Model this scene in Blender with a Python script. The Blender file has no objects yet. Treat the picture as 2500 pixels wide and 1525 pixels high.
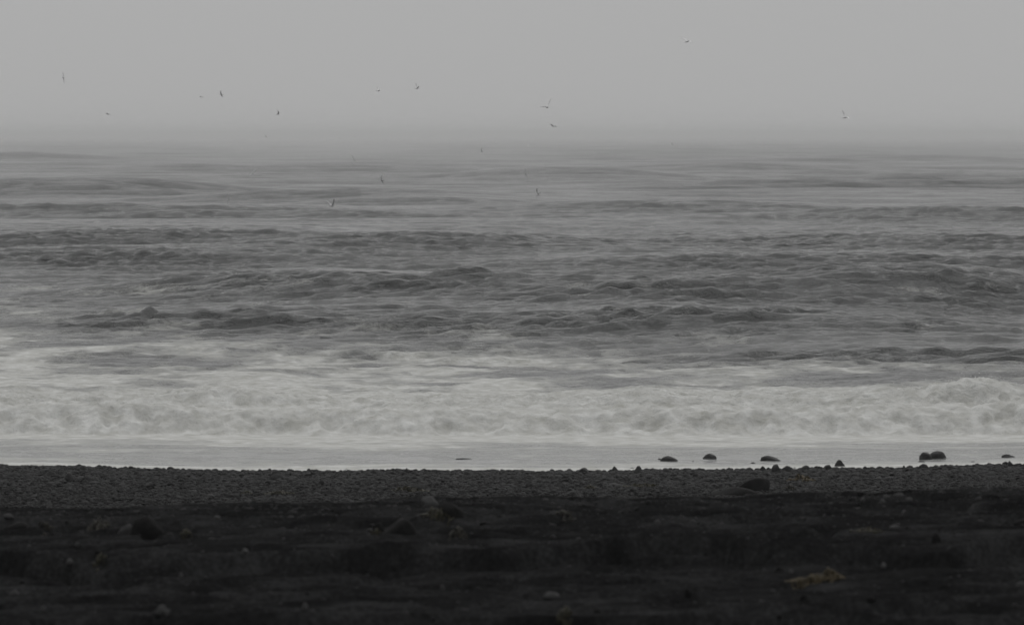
import bpy, bmesh, math, random
import numpy as np
from mathutils import Vector, Matrix, noise as mnoise

random.seed(7)
rng = np.random.default_rng(7)
S = bpy.context.scene
COL = S.collection

# ------------------------------------------------------------------ camera, light, exposure
CAM_Z = 6.0
F = 200.0 / 36.0 * 2500.0                 # focal length in photograph pixels
HORIZON = 330.0
PITCH = math.atan((762.5 - HORIZON) / F)
cam = bpy.data.cameras.new('camera')
cam.lens = 200.0
cam.sensor_width = 36.0
cam.sensor_fit = 'HORIZONTAL'
cam.clip_start = 0.5
cam.clip_end = 90000.0
cam.dof.use_dof = True
cam.dof.focus_distance = 145.0
cam.dof.aperture_fstop = 6.0
cam_ob = bpy.data.objects.new('camera', cam)
cam_ob.location = (0, 0, CAM_Z)
cam_ob.rotation_euler = (math.radians(90) - PITCH, 0, 0)
COL.objects.link(cam_ob)
S.camera = cam_ob

SUN_EL, SUN_ROT = math.radians(67), math.radians(10)
world = bpy.data.worlds.new('World')
S.world = world
world.use_nodes = True
wn, wl = world.node_tree.nodes, world.node_tree.links
for n in list(wn):
    wn.remove(n)
w_out = wn.new('ShaderNodeOutputWorld')
w_bg = wn.new('ShaderNodeBackground')
w_bg.inputs['Strength'].default_value = 0.1
w_sky = wn.new('ShaderNodeTexSky')
w_sky.sky_type = 'NISHITA'
w_sky.sun_disc = False
w_sky.sun_elevation = SUN_EL
w_sky.sun_rotation = SUN_ROT
w_sky.air_density = 1.0
w_sky.dust_density = 6.0
w_hs = wn.new('ShaderNodeHueSaturation')
w_hs.inputs['Saturation'].default_value = 0.1
wl.new(w_sky.outputs['Color'], w_hs.inputs['Color'])
# closed overcast: radiance grows steadily from the horizon to the zenith
w_tc = wn.new('ShaderNodeTexCoord')
w_sep = wn.new('ShaderNodeSeparateXYZ')
wl.new(w_tc.outputs['Generated'], w_sep.inputs['Vector'])
w_mx = wn.new('ShaderNodeMath'); w_mx.operation = 'MAXIMUM'
w_mx.inputs[1].default_value = 0.0
wl.new(w_sep.outputs['Z'], w_mx.inputs[0])
w_ma = wn.new('ShaderNodeMath'); w_ma.operation = 'MULTIPLY_ADD'
OVERCAST_H, OVERCAST_K = 4.33, 2.0
w_ma.inputs[1].default_value = OVERCAST_K
w_ma.inputs[2].default_value = OVERCAST_H
wl.new(w_mx.outputs[0], w_ma.inputs[0])
w_tint = wn.new('ShaderNodeVectorMath'); w_tint.operation = 'SCALE'
w_tint.inputs[0].default_value = (1.0, 1.0, 1.0)
wl.new(w_ma.outputs[0], w_tint.inputs['Scale'])
w_mix = wn.new('ShaderNodeMix'); w_mix.data_type = 'RGBA'
w_mix.inputs['Factor'].default_value = 0.94
wl.new(w_hs.outputs['Color'], w_mix.inputs['A'])
wl.new(w_tint.outputs['Vector'], w_mix.inputs['B'])
wl.new(w_mix.outputs['Result'], w_bg.inputs['Color'])
wl.new(w_bg.outputs['Background'], w_out.inputs['Surface'])

sun = bpy.data.lights.new('sun', 'SUN')
sun.energy = 0.9
sun.angle = math.radians(36)
sun.color = (1.0, 0.985, 0.965)
sun_ob = bpy.data.objects.new('sun', sun)
sun_dir = Vector((math.sin(SUN_ROT) * math.cos(SUN_EL), math.cos(SUN_ROT) * math.cos(SUN_EL), math.sin(SUN_EL)))
sun_ob.rotation_euler = sun_dir.to_track_quat('Z', 'Y').to_euler()
sun_ob.location = (0, 60, 80)
COL.objects.link(sun_ob)

S.view_settings.view_transform = 'Standard'
S.view_settings.look = 'None'
S.view_settings.exposure = 0.0
S.view_settings.gamma = 1.0
S.view_settings.use_curve_mapping = False
S.render.engine = 'CYCLES'
S.cycles.max_bounces = 6
S.cycles.diffuse_bounces = 3
S.cycles.glossy_bounces = 3
S.cycles.volume_bounces = 2
S.cycles.use_denoising = True
S.cycles.use_adaptive_sampling = False

HAZE = 0.0002

# ------------------------------------------------------------------ helpers
def pix_dir(u, v):
    x, up = (u - 1250.0) / F, -(v - 762.5) / F
    c, s = math.cos(PITCH), math.sin(PITCH)
    return np.array([x, up * s + c, up * c - s])

def at_dist(u, v, d):
    r = pix_dir(u, v)
    return np.array([0, 0, CAM_Z]) + r * (d / r[1])

def slope_of(v):                      # downward slope of the sight line through image row v
    r = pix_dir(1250, v)
    return -r[2] / r[1]

_P = rng.permutation(4096).astype(np.int64)
_G = rng.uniform(0, 2 * np.pi, 4096)
_GX, _GY = np.cos(_G), np.sin(_G)
def perlin(x, y, seed=0):
    x = np.asarray(x, float) + seed * 17.31
    y = np.asarray(y, float) + seed * 9.77
    xi, yi = np.floor(x).astype(np.int64), np.floor(y).astype(np.int64)
    xf, yf = x - xi, y - yi
    def g(ix, iy, dx, dy):
        h = _P[(_P[ix & 4095] + iy) & 4095]
        return _GX[h] * dx + _GY[h] * dy
    u = xf * xf * xf * (xf * (xf * 6 - 15) + 10)
    v = yf * yf * yf * (yf * (yf * 6 - 15) + 10)
    a = g(xi, yi, xf, yf); b = g(xi + 1, yi, xf - 1, yf)
    c = g(xi, yi + 1, xf, yf - 1); d = g(xi + 1, yi + 1, xf - 1, yf - 1)
    return 1.5 * ((a + u * (b - a)) + v * ((c + u * (d - c)) - (a + u * (b - a))))

def fbm(x, y, octs=4, gain=0.5, seed=0):
    r, a = 0.0, 1.0
    for k in range(octs):
        r = r + a * perlin(x, y, seed + k * 3)
        x = x * 2.03 + 1.7; y = y * 2.03 + 4.1; a *= gain
    return r

def sstep(t):
    t = np.clip(t, 0, 1)
    return t * t * (3 - 2 * t)

def mesh_grid(name, X, Y, Z, mat, attrs=None):
    nr, nc = X.shape
    me = bpy.data.meshes.new(name)
    co = np.stack([X, Y, Z], -1).reshape(-1, 3).astype(np.float32)
    idx = np.arange(nr * nc, dtype=np.int32).reshape(nr, nc)
    q = np.stack([idx[:-1, :-1], idx[:-1, 1:], idx[1:, 1:], idx[1:, :-1]], -1).reshape(-1)
    nf = (nr - 1) * (nc - 1)
    me.vertices.add(nr * nc); me.loops.add(nf * 4); me.polygons.add(nf)
    me.vertices.foreach_set('co', co.ravel())
    me.loops.foreach_set('vertex_index', q)
    me.polygons.foreach_set('loop_start', np.arange(0, nf * 4, 4, dtype=np.int32))
    me.polygons.foreach_set('use_smooth', np.ones(nf, bool))
    for k, a in (attrs or {}).items():
        at = me.attributes.new(k, 'FLOAT', 'POINT')
        at.data.foreach_set('value', np.ascontiguousarray(a, np.float32).ravel())
    me.update()
    me.materials.append(mat)
    ob = bpy.data.objects.new(name, me)
    COL.objects.link(ob)
    return ob

def tag(o, label=None, cat=None, group=None, kind=None):
    if label: o['label'] = label
    if cat: o['category'] = cat
    if group: o['group'] = group
    if kind: o['kind'] = kind
    return o

class NT:
    def __init__(self, name):
        self.mat = bpy.data.materials.new(name)
        self.mat.use_nodes = True
        self.n, self.l = self.mat.node_tree.nodes, self.mat.node_tree.links
        self.b = self.n['Principled BSDF']
        self.out = self.n['Material Output']
        self.tc = self.n.new('ShaderNodeTexCoord')
    def mapping(self, scale, src='Object'):
        m = self.n.new('ShaderNodeMapping'); m.inputs['Scale'].default_value = scale
        self.l.new(self.tc.outputs[src], m.inputs['Vector']); return m.outputs[0]
    def noise(self, vec, scale, detail=5, rough=0.55, dist=0.0):
        t = self.n.new('ShaderNodeTexNoise')
        t.inputs['Scale'].default_value = scale; t.inputs['Detail'].default_value = detail
        t.inputs['Roughness'].default_value = rough; t.inputs['Distortion'].default_value = dist
        self.l.new(vec, t.inputs['Vector']); return t.outputs['Fac']
    def math(self, op, a, b=None, c=None, clamp=False):
        m = self.n.new('ShaderNodeMath'); m.operation = op; m.use_clamp = clamp
        for i, v in enumerate((a, b, c)):
            if v is None: continue
            if isinstance(v, (int, float)): m.inputs[i].default_value = v
            else: self.l.new(v, m.inputs[i])
        return m.outputs[0]
    def ramp(self, fac, stops):
        r = self.n.new('ShaderNodeValToRGB')
        e = r.color_ramp.elements
        while len(e) < len(stops): e.new(0.5)
        for el, (p, c) in zip(e, stops):
            el.position = p; el.color = (c[0], c[1], c[2], 1)
        self.l.new(fac, r.inputs['Fac']); return r.outputs['Color']
    def attr(self, name):
        a = self.n.new('ShaderNodeAttribute'); a.attribute_name = name
        return a.outputs['Fac']
    def bump(self, h, strength, dist, normal=None):
        b = self.n.new('ShaderNodeBump')
        b.inputs['Strength'].default_value = strength; b.inputs['Distance'].default_value = dist
        self.l.new(h, b.inputs['Height'])
        if normal is not None: self.l.new(normal, b.inputs['Normal'])
        return b.outputs['Normal']
    def mixc(self, fac, a, b):
        m = self.n.new('ShaderNodeMix'); m.data_type = 'RGBA'
        for k, v in (('Factor', fac), ('A', a), ('B', b)):
            if isinstance(v, (int, float)): m.inputs[k].default_value = v
            elif isinstance(v, tuple): m.inputs[k].default_value = (*v, 1)
            else: self.l.new(v, m.inputs[k])
        return m.outputs['Result']

# ------------------------------------------------------------------ materials
def water_material():
    t = NT('sea_water')
    p = t.mapping((1, 1, 1))
    big = t.noise(p, 0.55, 8, 0.62, 0.6)
    fine = t.noise(p, 3.2, 7, 0.66, 0.3)
    n = t.math('ADD', t.math('MULTIPLY', big, 0.68), t.math('MULTIPLY', fine, 0.32))
    foam = t.attr('foam')
    f = t.math('ADD', n, t.math('SUBTRACT', foam, 1.0))
    fac = t.math('MULTIPLY', f, 4.0, clamp=True)
    mott = t.noise(p, 2.4, 8, 0.62, 0.2)
    foam_col = t.ramp(mott, [(0.28, (0.35, 0.35, 0.325)), (0.5, (0.47, 0.472, 0.455)), (0.68, (0.59, 0.595, 0.582))])
    silt = t.attr('silt')
    water_col = t.mixc(silt, (0.022, 0.024, 0.024), (0.25, 0.255, 0.25))
    t.l.new(t.mixc(fac, water_col, foam_col), t.b.inputs['Base Color'])
    t.l.new(t.math('MULTIPLY_ADD', fac, 0.6, 0.09), t.b.inputs['Roughness'])
    t.l.new(t.math('MULTIPLY_ADD', fac, -0.4, 0.5), t.b.inputs['Specular IOR Level'])
    t.b.inputs['IOR'].default_value = 1.333
    r1 = t.noise(t.mapping((0.62, 1.0, 1.0)), 1.2, 7, 0.64, 0.4)
    r2 = t.noise(p, 5.0, 5, 0.6, 0.2)
    calm = t.attr('calm')
    h = t.math('ADD', r1, t.math('MULTIPLY', r2, 0.22))
    h = t.math('MULTIPLY', h, calm)
    nrm = t.bump(h, 1.0, 0.40)
    h2 = t.math('MULTIPLY', t.math('ADD', mott, t.math('MULTIPLY', fine, 0.5)), fac)
    nrm = t.bump(h2, 0.8, 0.09, nrm)
    t.l.new(nrm, t.b.inputs['Normal'])
    return t.mat

def sand_material():
    t = NT('black_sand')
    p = t.mapping((1, 1, 1))
    a = t.noise(p, 1.3, 8, 0.62, 0.3)
    g = t.noise(p, 28.0, 4, 0.6)
    m = t.math('ADD', t.math('MULTIPLY', a, 0.6), t.math('MULTIPLY', g, 0.4))
    t.l.new(t.ramp(m, [(0.38, (0.0036, 0.0037, 0.0038)), (0.50, (0.0112, 0.0114, 0.0116)), (0.64, (0.029, 0.0295, 0.0302))]), t.b.inputs['Base Color'])
    t.b.inputs['Roughness'].default_value = 0.85
    t.b.inputs['Specular IOR Level'].default_value = 0.0
    t.l.new(t.bump(t.math('ADD', t.noise(p, 9, 6, 0.65), t.math('MULTIPLY', g, 0.3)), 0.5, 0.02), t.b.inputs['Normal'])
    return t.mat

def rock_material(name, dark, pale, rough=0.8, spec=0.06, spread=0.5, scale=9.0):
    t = NT(name)
    p = t.mapping((1, 1, 1))
    oi = t.n.new('ShaderNodeObjectInfo')
    a = t.noise(p, scale, 7, 0.62, 0.4)
    k = t.math('MULTIPLY_ADD', t.math('SUBTRACT', oi.outputs['Random'], 0.5), spread, a)
    t.l.new(t.ramp(k, [(0.25, dark), (0.75, pale)]), t.b.inputs['Base Color'])
    t.b.inputs['Roughness'].default_value = rough
    t.b.inputs['Specular IOR Level'].default_value = spec
    t.l.new(t.bump(t.noise(p, scale * 3, 6, 0.65), 0.6, 0.02), t.b.inputs['Normal'])
    return t.mat

M_WATER = water_material()
M_SAND = sand_material()
M_ROCK = rock_material('dark_basalt', (0.008, 0.008, 0.0083), (0.03, 0.03, 0.03), rough=0.5, spec=0.16, spread=0.25)
M_ROCK_BLACK = rock_material('black_basalt', (0.003, 0.003, 0.0031), (0.011, 0.011, 0.011), spread=0.2)
M_ROCK_GREY = rock_material('grey_basalt', (0.022, 0.0222, 0.0225), (0.06, 0.0605, 0.061), spread=0.3)
M_ROCK_PALE = rock_material('pale_stone', (0.035, 0.035, 0.0355), (0.082, 0.082, 0.082), spread=0.3)
M_GRAVEL = rock_material('gravel_stone', (0.0015, 0.0016, 0.0017), (0.0195, 0.0197, 0.02), rough=0.55, spec=0.09, spread=1.0, scale=1.3)
M_GRIT = rock_material('beach_grit', (0.008, 0.008, 0.008), (0.035, 0.035, 0.036), rough=0.75, spec=0.05, spread=0.9, scale=1.3)

def weed_material(name, dark, pale):
    t = NT(name)
    p = t.mapping((1, 1, 1))
    t.l.new(t.ramp(t.noise(p, 14, 5, 0.6), [(0.3, dark), (0.7, pale)]), t.b.inputs['Base Color'])
    t.b.inputs['Roughness'].default_value = 0.5
    t.b.inputs['Specular IOR Level'].default_value = 0.3
    return t.mat
M_WEED_TAN = weed_material('tan_kelp', (0.024, 0.0175, 0.006), (0.066, 0.047, 0.015))
M_WEED_OLIVE = weed_material('olive_wrack', (0.009, 0.0082, 0.0036), (0.034, 0.030, 0.012))
M_WEED_DARK = weed_material('dark_wrack', (0.006, 0.0056, 0.004), (0.022, 0.019, 0.010))

def plain(name, col, rough=0.7, spec=0.2):
    t = NT(name)
    p = t.mapping((1, 1, 1))
    t.l.new(t.ramp(t.noise(p, 11, 4, 0.5), [(0.3, tuple(c * 0.8 for c in col)), (0.7, col)]), t.b.inputs['Base Color'])
    t.b.inputs['Roughness'].default_value = rough
    t.b.inputs['Specular IOR Level'].default_value = spec
    return t.mat
M_BIRD_GREY = plain('grey_feathers', (0.82, 0.825, 0.825))
M_BIRD_DARK = plain('dark_feathers', (0.76, 0.763, 0.765))
M_BIRD_DEEP = plain('deep_grey_feathers', (0.45, 0.45, 0.455))
M_FOAM = plain('foam', (0.82, 0.825, 0.815), 0.8, 0.1)

# ------------------------------------------------------------------ the shape of the shore
D_SH = 101.0
_us = np.array([-3000, 0, 150, 300, 450, 600, 1000, 1300, 1500, 1700, 2000, 2200, 2350, 2500, 5500], float)
_vs = np.array([1138, 1139, 1142, 1146, 1150, 1152.5, 1152.5, 1153.5, 1152.5, 1150.5, 1147.5, 1146, 1142, 1138, 1138], float)
_xs = (_us - 1250) / F * D_SH
_ds = np.array([(CAM_Z - 0.06) / slope_of(v) for v in _vs])
def shore(x):
    return np.interp(x, _xs, _ds) + 0.12 * perlin(x * 1.1, x * 0 + 3.3) + 0.05 * perlin(x * 4, x * 0 + 1.3)

YC = 52.0
_uc = np.array([-3000, 0, 300, 600, 900, 1100, 1500, 1700, 2000, 2300, 2500, 5500], float)
_vc = np.array([1236, 1234, 1226, 1216, 1212, 1208, 1206, 1201, 1195, 1187, 1184, 1180], float)
_xc = (_uc - 1250) / F * YC
_zc = np.array([CAM_Z - slope_of(v) * YC for v in _vc])
G_SAND = 0.022
def crest_z(x):
    return np.interp(x, _xc, _zc) - 0.035

def scarp_line(us, vs, h):
    out = []
    for u, v in zip(us, vs):
        x0 = (u - 1250) / F * 43
        zc = float(crest_z(np.array(x0)))
        y = (CAM_Z - h - zc - G_SAND * YC) / (slope_of(v) - G_SAND)
        out.append(((u - 1250) / F * y, y))
    return np.array(out).T
SCARPS = [
    (scarp_line([-2500, 0, 250, 600, 900, 1200, 1450, 1650, 1850, 2100, 2300, 2500, 5000],
                [1340, 1338, 1350, 1334, 1332, 1335, 1322, 1303, 1318, 1310, 1312, 1296, 1296], 0.17), 0.17, 1.4),
    (scarp_line([-2500, 0, 600, 1250, 1600, 1900, 2500, 5000], [1512, 1512, 1505, 1497, 1488, 1480, 1494, 1494], 0.09), 0.09, 1.0),
    (scarp_line([-2500, 0, 300, 700, 1100, 1500, 1900, 2200, 2500, 5000], [1282, 1284, 1272, 1262, 1268, 1252, 1240, 1226, 1232, 1230], 0.05), 0.05, 1.2),
]

# short ledges where the sand has slumped: (u, v, half length, face height) in photo px
LEDGES = []
for (u, v, hl, th) in [(964, 1396, 82, 22), (576, 1425, 38, 13), (761, 1438, 52, 13), (720, 1383, 46, 9), (254, 1397, 52, 10), (1147, 1424, 28, 9),
        (1808, 1378, 58, 11), (1468, 1386, 62, 14), (1402, 1428, 34, 13), (1544, 1414, 48, 13), (1960, 1305, 62, 18), (2112, 1488, 120, 20),
        (2072, 1211, 48, 9), (1930, 1224, 72, 9), (2110, 1231, 42, 8), (2290, 1219, 74, 10), (2080, 1260, 62, 10), (2230, 1256, 62, 10), (2460, 1276, 52, 12),
        (1500, 1230, 62, 12), (1570, 1244, 52, 12), (1780, 1268, 52, 10), (870, 1264, 52, 10), (760, 1229, 52, 9), (1170, 1266, 54, 11), (400, 1255, 52, 9),
        (140, 1278, 62, 12), (560, 1268, 72, 9), (1290, 1302, 60, 10), (340, 1440, 60, 10), (110, 1440, 50, 10), (1230, 1480, 60, 12), (860, 1490, 70, 14),
        (1700, 1464, 50, 10), (2330, 1420, 70, 10), (2440, 1400, 50, 12), (2250, 1370, 80, 8), (1120, 1370, 70, 9), (470, 1470, 70, 12), (60, 1390, 60, 9)]:
    x0 = (u - 1250) / F * 42
    zc = float(crest_z(np.array(x0)))
    y0 = (CAM_Z - zc - G_SAND * YC) / (slope_of(v) - G_SAND)
    LEDGES.append(((u - 1250) / F * y0, y0, hl / F * y0, 1.5 * th / F * y0))

def beach_z(x, y):
    x = np.asarray(x, float); y = np.asarray(y, float)
    ysh = shore(x)
    plane = np.where(y < ysh, 0.06 + 0.03 * (ysh - y), 0.06 - 0.035 * (y - ysh))
    plane = plane + 0.018 * perlin(x * 0.7, y * 0.5, 5) + 0.01 * perlin(x * 2.1, y * 1.7, 6)
    zc = crest_z(x)
    yc = YC + 0.5 * perlin(x * 0.35, x * 0 + 8.8)
    front = zc + (yc - y) * G_SAND
    back = zc - 0.078 * (y - yc)
    berm = np.where(y < yc, front, back)
    w = 1 - sstep((y - yc - 1.0) / 6.0)
    hum = 0.022 * fbm(x * 0.95, y * 1.1, 4, 0.55, 11) + 0.03 * perlin(x * 0.42, y * 0.5, 21)
    rid = 1 - np.abs(perlin(x * 0.55 + 0.4 * perlin(x, y, 3), y * 0.75, 31))
    hum = hum + 0.04 * (rid ** 3) - 0.02
    hollow = sstep((perlin(x * 0.75 + 0.3 * perlin(x * 2, y * 2, 8), y * 2.0, 141) - 0.17) / 0.08)
    small = sstep((perlin(x * 2.1, y * 4.2, 143) - 0.22) / 0.12)
    hum = hum - 0.11 * hollow - 0.05 * small
    for (L, h, back_l) in SCARPS:
        ys = np.interp(x, L[0], L[1]) + 0.3 * fbm(x * 0.6, x * 0 + 2.2, 2, 0.5, 41)
        hh = h * (0.85 + 0.4 * perlin(x * 0.5, x * 0, 51))
        hum = hum + hh * np.where(y >= ys, np.exp(-(y - ys) / back_l), 1 - sstep((ys - y) / 0.06))
    for k, (lx, ly, hl, h) in enumerate(LEDGES):
        g = 1 - ((x - lx) / hl) ** 2
        m = (g > 0) & (np.abs(y - ly) < 1.6)
        if not np.any(m): continue
        g = np.where(m, np.sqrt(np.maximum(g, 0)), 0)
        yl = ly + 0.10 * np.sin(x * 5.0 + k) + 0.18 * (x - lx) * math.sin(k * 2.4) + 0.22 * (1 - g)
        hum = hum + h * g * np.where(y >= yl, 0.55 * np.exp(-(y - yl) / 0.45), 0.55 - sstep((yl - y) / 0.05) * (0.55 + 1.1 * np.exp(-np.maximum(yl - y - 0.05, 0) / 0.3)))
    berm = berm + hum * w
    k = 0.05
    d = berm - plane
    return plane + 0.5 * (d + np.sqrt(d * d + k * k))

def ray_ground(u, v, y0=24.0, y1=125.0, surf=None):
    r = pix_dir(u, v)
    ys = np.arange(y0, y1, 0.04)
    t = ys / r[1]
    xs, zs = r[0] * t, CAM_Z + r[2] * t
    zt = beach_z(xs, ys) if surf is None else surf(xs, ys)
    k = np.nonzero(zs <= zt)[0]
    k = k[0] if len(k) else len(ys) - 1
    return float(xs[k]), float(ys[k]), float(zt[k])

# beach sheet
rows = np.concatenate([np.arange(-12, 28, 1.0), np.arange(28, 57, 0.05), np.arange(57, 86, 0.5), np.arange(86, 104, 0.12), np.arange(104, 124, 0.8)])
cols = np.concatenate([np.linspace(-60, -15.5, 26), np.linspace(-15, -7.05, 40), np.arange(-7, 7.001, 0.06), np.linspace(7.05, 15, 40), np.linspace(15.5, 60, 26)])
BX, BY = np.meshgrid(cols, rows)
beach = mesh_grid('beach', BX, BY, beach_z(BX, BY), M_SAND)
tag(beach, 'black volcanic sand beach rising in soft hummocks toward the viewer', kind='structure')

# ------------------------------------------------------------------ the sea
# swell ridges: (photo u centre, v of crest, half length in px, face height px)
RIDGES = [
    (1020, 668, 330, 62), (600, 690, 240, 36), (1750, 690, 420, 70), (2330, 672, 330, 80), (1300, 768, 430, 42),
    (1850, 778, 330, 44), (2100, 556, 520, 52), (1080, 575, 330, 52), (420, 560, 420, 40), (430, 497, 560, 30), (1640, 490, 300, 30),
    (2300, 512, 340, 28), (190, 436, 260, 34), (760, 470, 200, 22), (1370, 400, 200, 30), (1750, 394, 190, 20), (60, 374, 150, 16),
    (1060, 474, 170, 26), (2150, 440, 300, 18), (700, 404, 300, 14), (1900, 620, 520, 40), (300, 620, 420, 30), (2250, 830, 420, 40),
    (600, 770, 350, 26),
]
RW = []
for (u, v, hl, hp) in RIDGES:
    d = (CAM_Z - 0.5) / slope_of(v)
    A = min(hp * d / F * 0.95, 2.2)
    d = (CAM_Z - A) / slope_of(v)
    RW.append(((u - 1250) / F * d, d, hl / F * d, A))

waves = []
wr = np.random.default_rng(21)
for lam0, lam1, n, srms, spread in ((26, 70, 8, 0.016, 0.12), (9, 26, 10, 0.016, 0.2), (14.5, 40, 24, 0.075, 0.22), (5, 14, 24, 0.12, 0.26), (3.0, 6, 18, 0.02, 0.3), (1.7, 3.6, 30, 0.055, 0.34), (0.7, 1.7, 46, 0.20, 0.5)):
    for k in range(n):
        lam = lam0 * (lam1 / lam0) ** ((k + wr.random()) / n)
        th = -math.pi / 2 + wr.normal(0.08, spread)
        kk = 2 * math.pi / lam
        waves.append((kk * math.cos(th), kk * math.sin(th), wr.uniform(0, 6.28), srms * math.sqrt(2 / n) / kk, lam, {5: 1, 14.5: 2}.get(lam0, 0)))

def swell(X, Y):
    """height of the named swells and how far a point lies on a wind-roughened front face (0..1)"""
    sw = np.zeros_like(X); face = np.zeros_like(X)
    for i, (xc, d, hl, A) in enumerate(RW):
        tilt = ((i * 7919) % 11 - 5) / 5 * 0.12
        yc = d + 0.02 * d * perlin(X / (0.09 * d), X * 0 + d, 81) + 0.006 * d * perlin(X / (0.02 * d), X * 0 + d, 82) + (X - xc) * tilt
        lf, lb = 0.02 * d + 5 * A, 0.05 * d + 8 * A
        if not (np.abs(Y - yc) < 4 * lb).any(): continue
        t = np.where(Y < yc, (Y - yc) / lf, (Y - yc) / lb)
        e = np.exp(-np.abs((X - xc) / (1.55 * hl)) ** 2.2) * (0.9 + 0.22 * perlin(X / (0.12 * d), Y / (0.08 * d), 91))
        sw += A * e * np.exp(-t * t)
        tf = (yc - Y) / lf
        face += e * (1 - 0.55 * sstep((d - 450) / 500)) * sstep((tf + 0.35) / 0.5) * np.exp(-np.maximum(tf - 0.5, 0) ** 2 / 0.8)
    return sw, np.clip(face, 0, 1.3)

def roughness_field(X, Y, face):
    streak = fbm(X / (0.05 * Y + 4), Y / (0.04 * Y + 2), 4, 0.55, 131)
    gust = perlin(X / (0.12 * Y), Y / (0.12 * Y), 133)
    base = 0.45 + 0.15 * sstep((X / Y * 12 + 0.4)) 
    return np.clip(base + 0.92 * face + 0.22 * streak + 0.10 * gust, 0.3, 1.25)

def sea_z(X, Y, spacing=None, sw=None, rf=None):
    if sw is None:
        sw, face = swell(X, Y); rf = roughness_field(X, Y, face)
    Z = np.zeros_like(X)
    W1 = 0.4 * fbm(X / 4.1, Y / 3.1, 3, 0.55, 151); W2 = 0.4 * fbm(X / 4.1, Y / 3.1, 3, 0.55, 157)
    group = np.clip(1.0 + 0.55 * fbm(X / 7.0, Y / 6.0, 4, 0.6, 161), 0.3, 1.5)
    far = 0.12 + 0.88 * sstep((Y - 300) / 450)
    far2 = sstep((Y - 500) / 900)
    for (kx, ky, ph, a, lam, is_far) in waves:
        s = np.sin(kx * (X + W1) + ky * (Y + W2) + ph)
        fade = 1.0 if spacing is None else sstep((lam / np.maximum(spacing, 1e-3) - 1.9) / 1.6)
        m = rf * group if lam < 3.6 else (rf * (far, far2)[is_far - 1] if is_far else (rf if lam < 9 else 1.0))
        Z += a * fade * m * (s + 0.3 * (s * s * 2 - 1))      # sharpened crests
    Z *= sstep((Y - 120) / 45) * 0.85 + 0.15
    return Z + sw

# rollers in the surf, heights from the photograph's crest lines
D_F, D_B = 114.6, 124.0
_fu = np.array([-2500, 0, 120, 250, 380, 500, 700, 900, 1100, 1300, 1500, 1700, 2000, 2300, 2400, 2500, 5000], float)
_fv = np.array([995, 992, 992, 984, 992, 1000, 1003, 1003, 1000, 1008, 999, 996, 997, 994, 990, 984, 990], float)
_bu = np.array([-2500, 0, 150, 250, 400, 470, 540, 600, 700, 850, 1000, 1250, 1400, 1520, 1590, 1650, 1750, 1900, 2050, 2150, 2250, 2330, 2390, 2440, 2500, 5000], float)
_bv = np.array([975, 975, 985, 982, 976, 962, 955, 958, 976, 992, 986, 987, 984, 974, 962, 974, 986, 972, 974, 964, 958, 938, 930, 942, 966, 970], float)
_fx, _fz = (_fu - 1250) / F * D_F, np.array([CAM_Z - slope_of(v) * D_F for v in _fv])
_bx, _bz = (_bu - 1250) / F * D_B, np.array([CAM_Z - slope_of(v) * D_B for v in _bv])

def surf_z(X, Y):
    ysh = shore(X)
    base = 0.012 + 0.055 * np.exp(-np.maximum(Y - ysh, 0) / 5.0)
    base = base + 0.012 * sstep((Y - ysh) / 3) * fbm(X * 0.8, Y * 0.5, 3, 0.5, 15)
    turb = fbm(X * 1.15, Y * 0.9, 5, 0.56, 61)
    lump = 1 - np.abs(fbm(X * 1.7, Y * 1.5, 4, 0.55, 65))
    yf = D_F + 0.5 * perlin(X * 0.18, X * 0 + 0.5, 2) + 0.35 * turb
    hf = np.maximum(np.interp(X, _fx, _fz), 0.05)
    t = np.where(Y < yf, sstep((Y - (yf - 1.25)) / 1.25), np.exp(-(Y - yf) / 4.0))
    front = hf * t + (0.09 * (lump - 0.62) + 0.06 * turb) * np.minimum(t * 1.6, 1)
    yb = D_B + 0.6 * perlin(X * 0.2, X * 0 + 4.5, 2) + 0.35 * turb
    hb = np.maximum(np.interp(X, _bx, _bz), 0.08)
    t2 = np.where(Y < yb, sstep((Y - (yb - 1.1)) / 1.1), np.exp(-(Y - yb) / 5.0))
    back = hb * t2 + (0.12 * (lump - 0.62) + 0.07 * turb) * np.minimum(t2 * 1.8, 1)
    r3 = 0.10 * sstep((Y - 126) / 6) * (fbm(X * 0.22, Y * 0.18, 4, 0.6, 35) + 0.3) * (1 - sstep((Y - 146) / 14))
    edge = sstep((Y - ysh + 0.3) / 0.3)
    return base * edge + front + back + r3 - 0.05 * (1 - edge)

def full_sea(X, Y, spacing=None, sw=None, rf=None):
    k = sstep((Y - 127) / 14)
    out = np.where(Y < 160, surf_z(X, np.minimum(Y, 160)), 0.0)
    return out + sea_z(X, Y, spacing, sw, rf) * k

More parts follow.
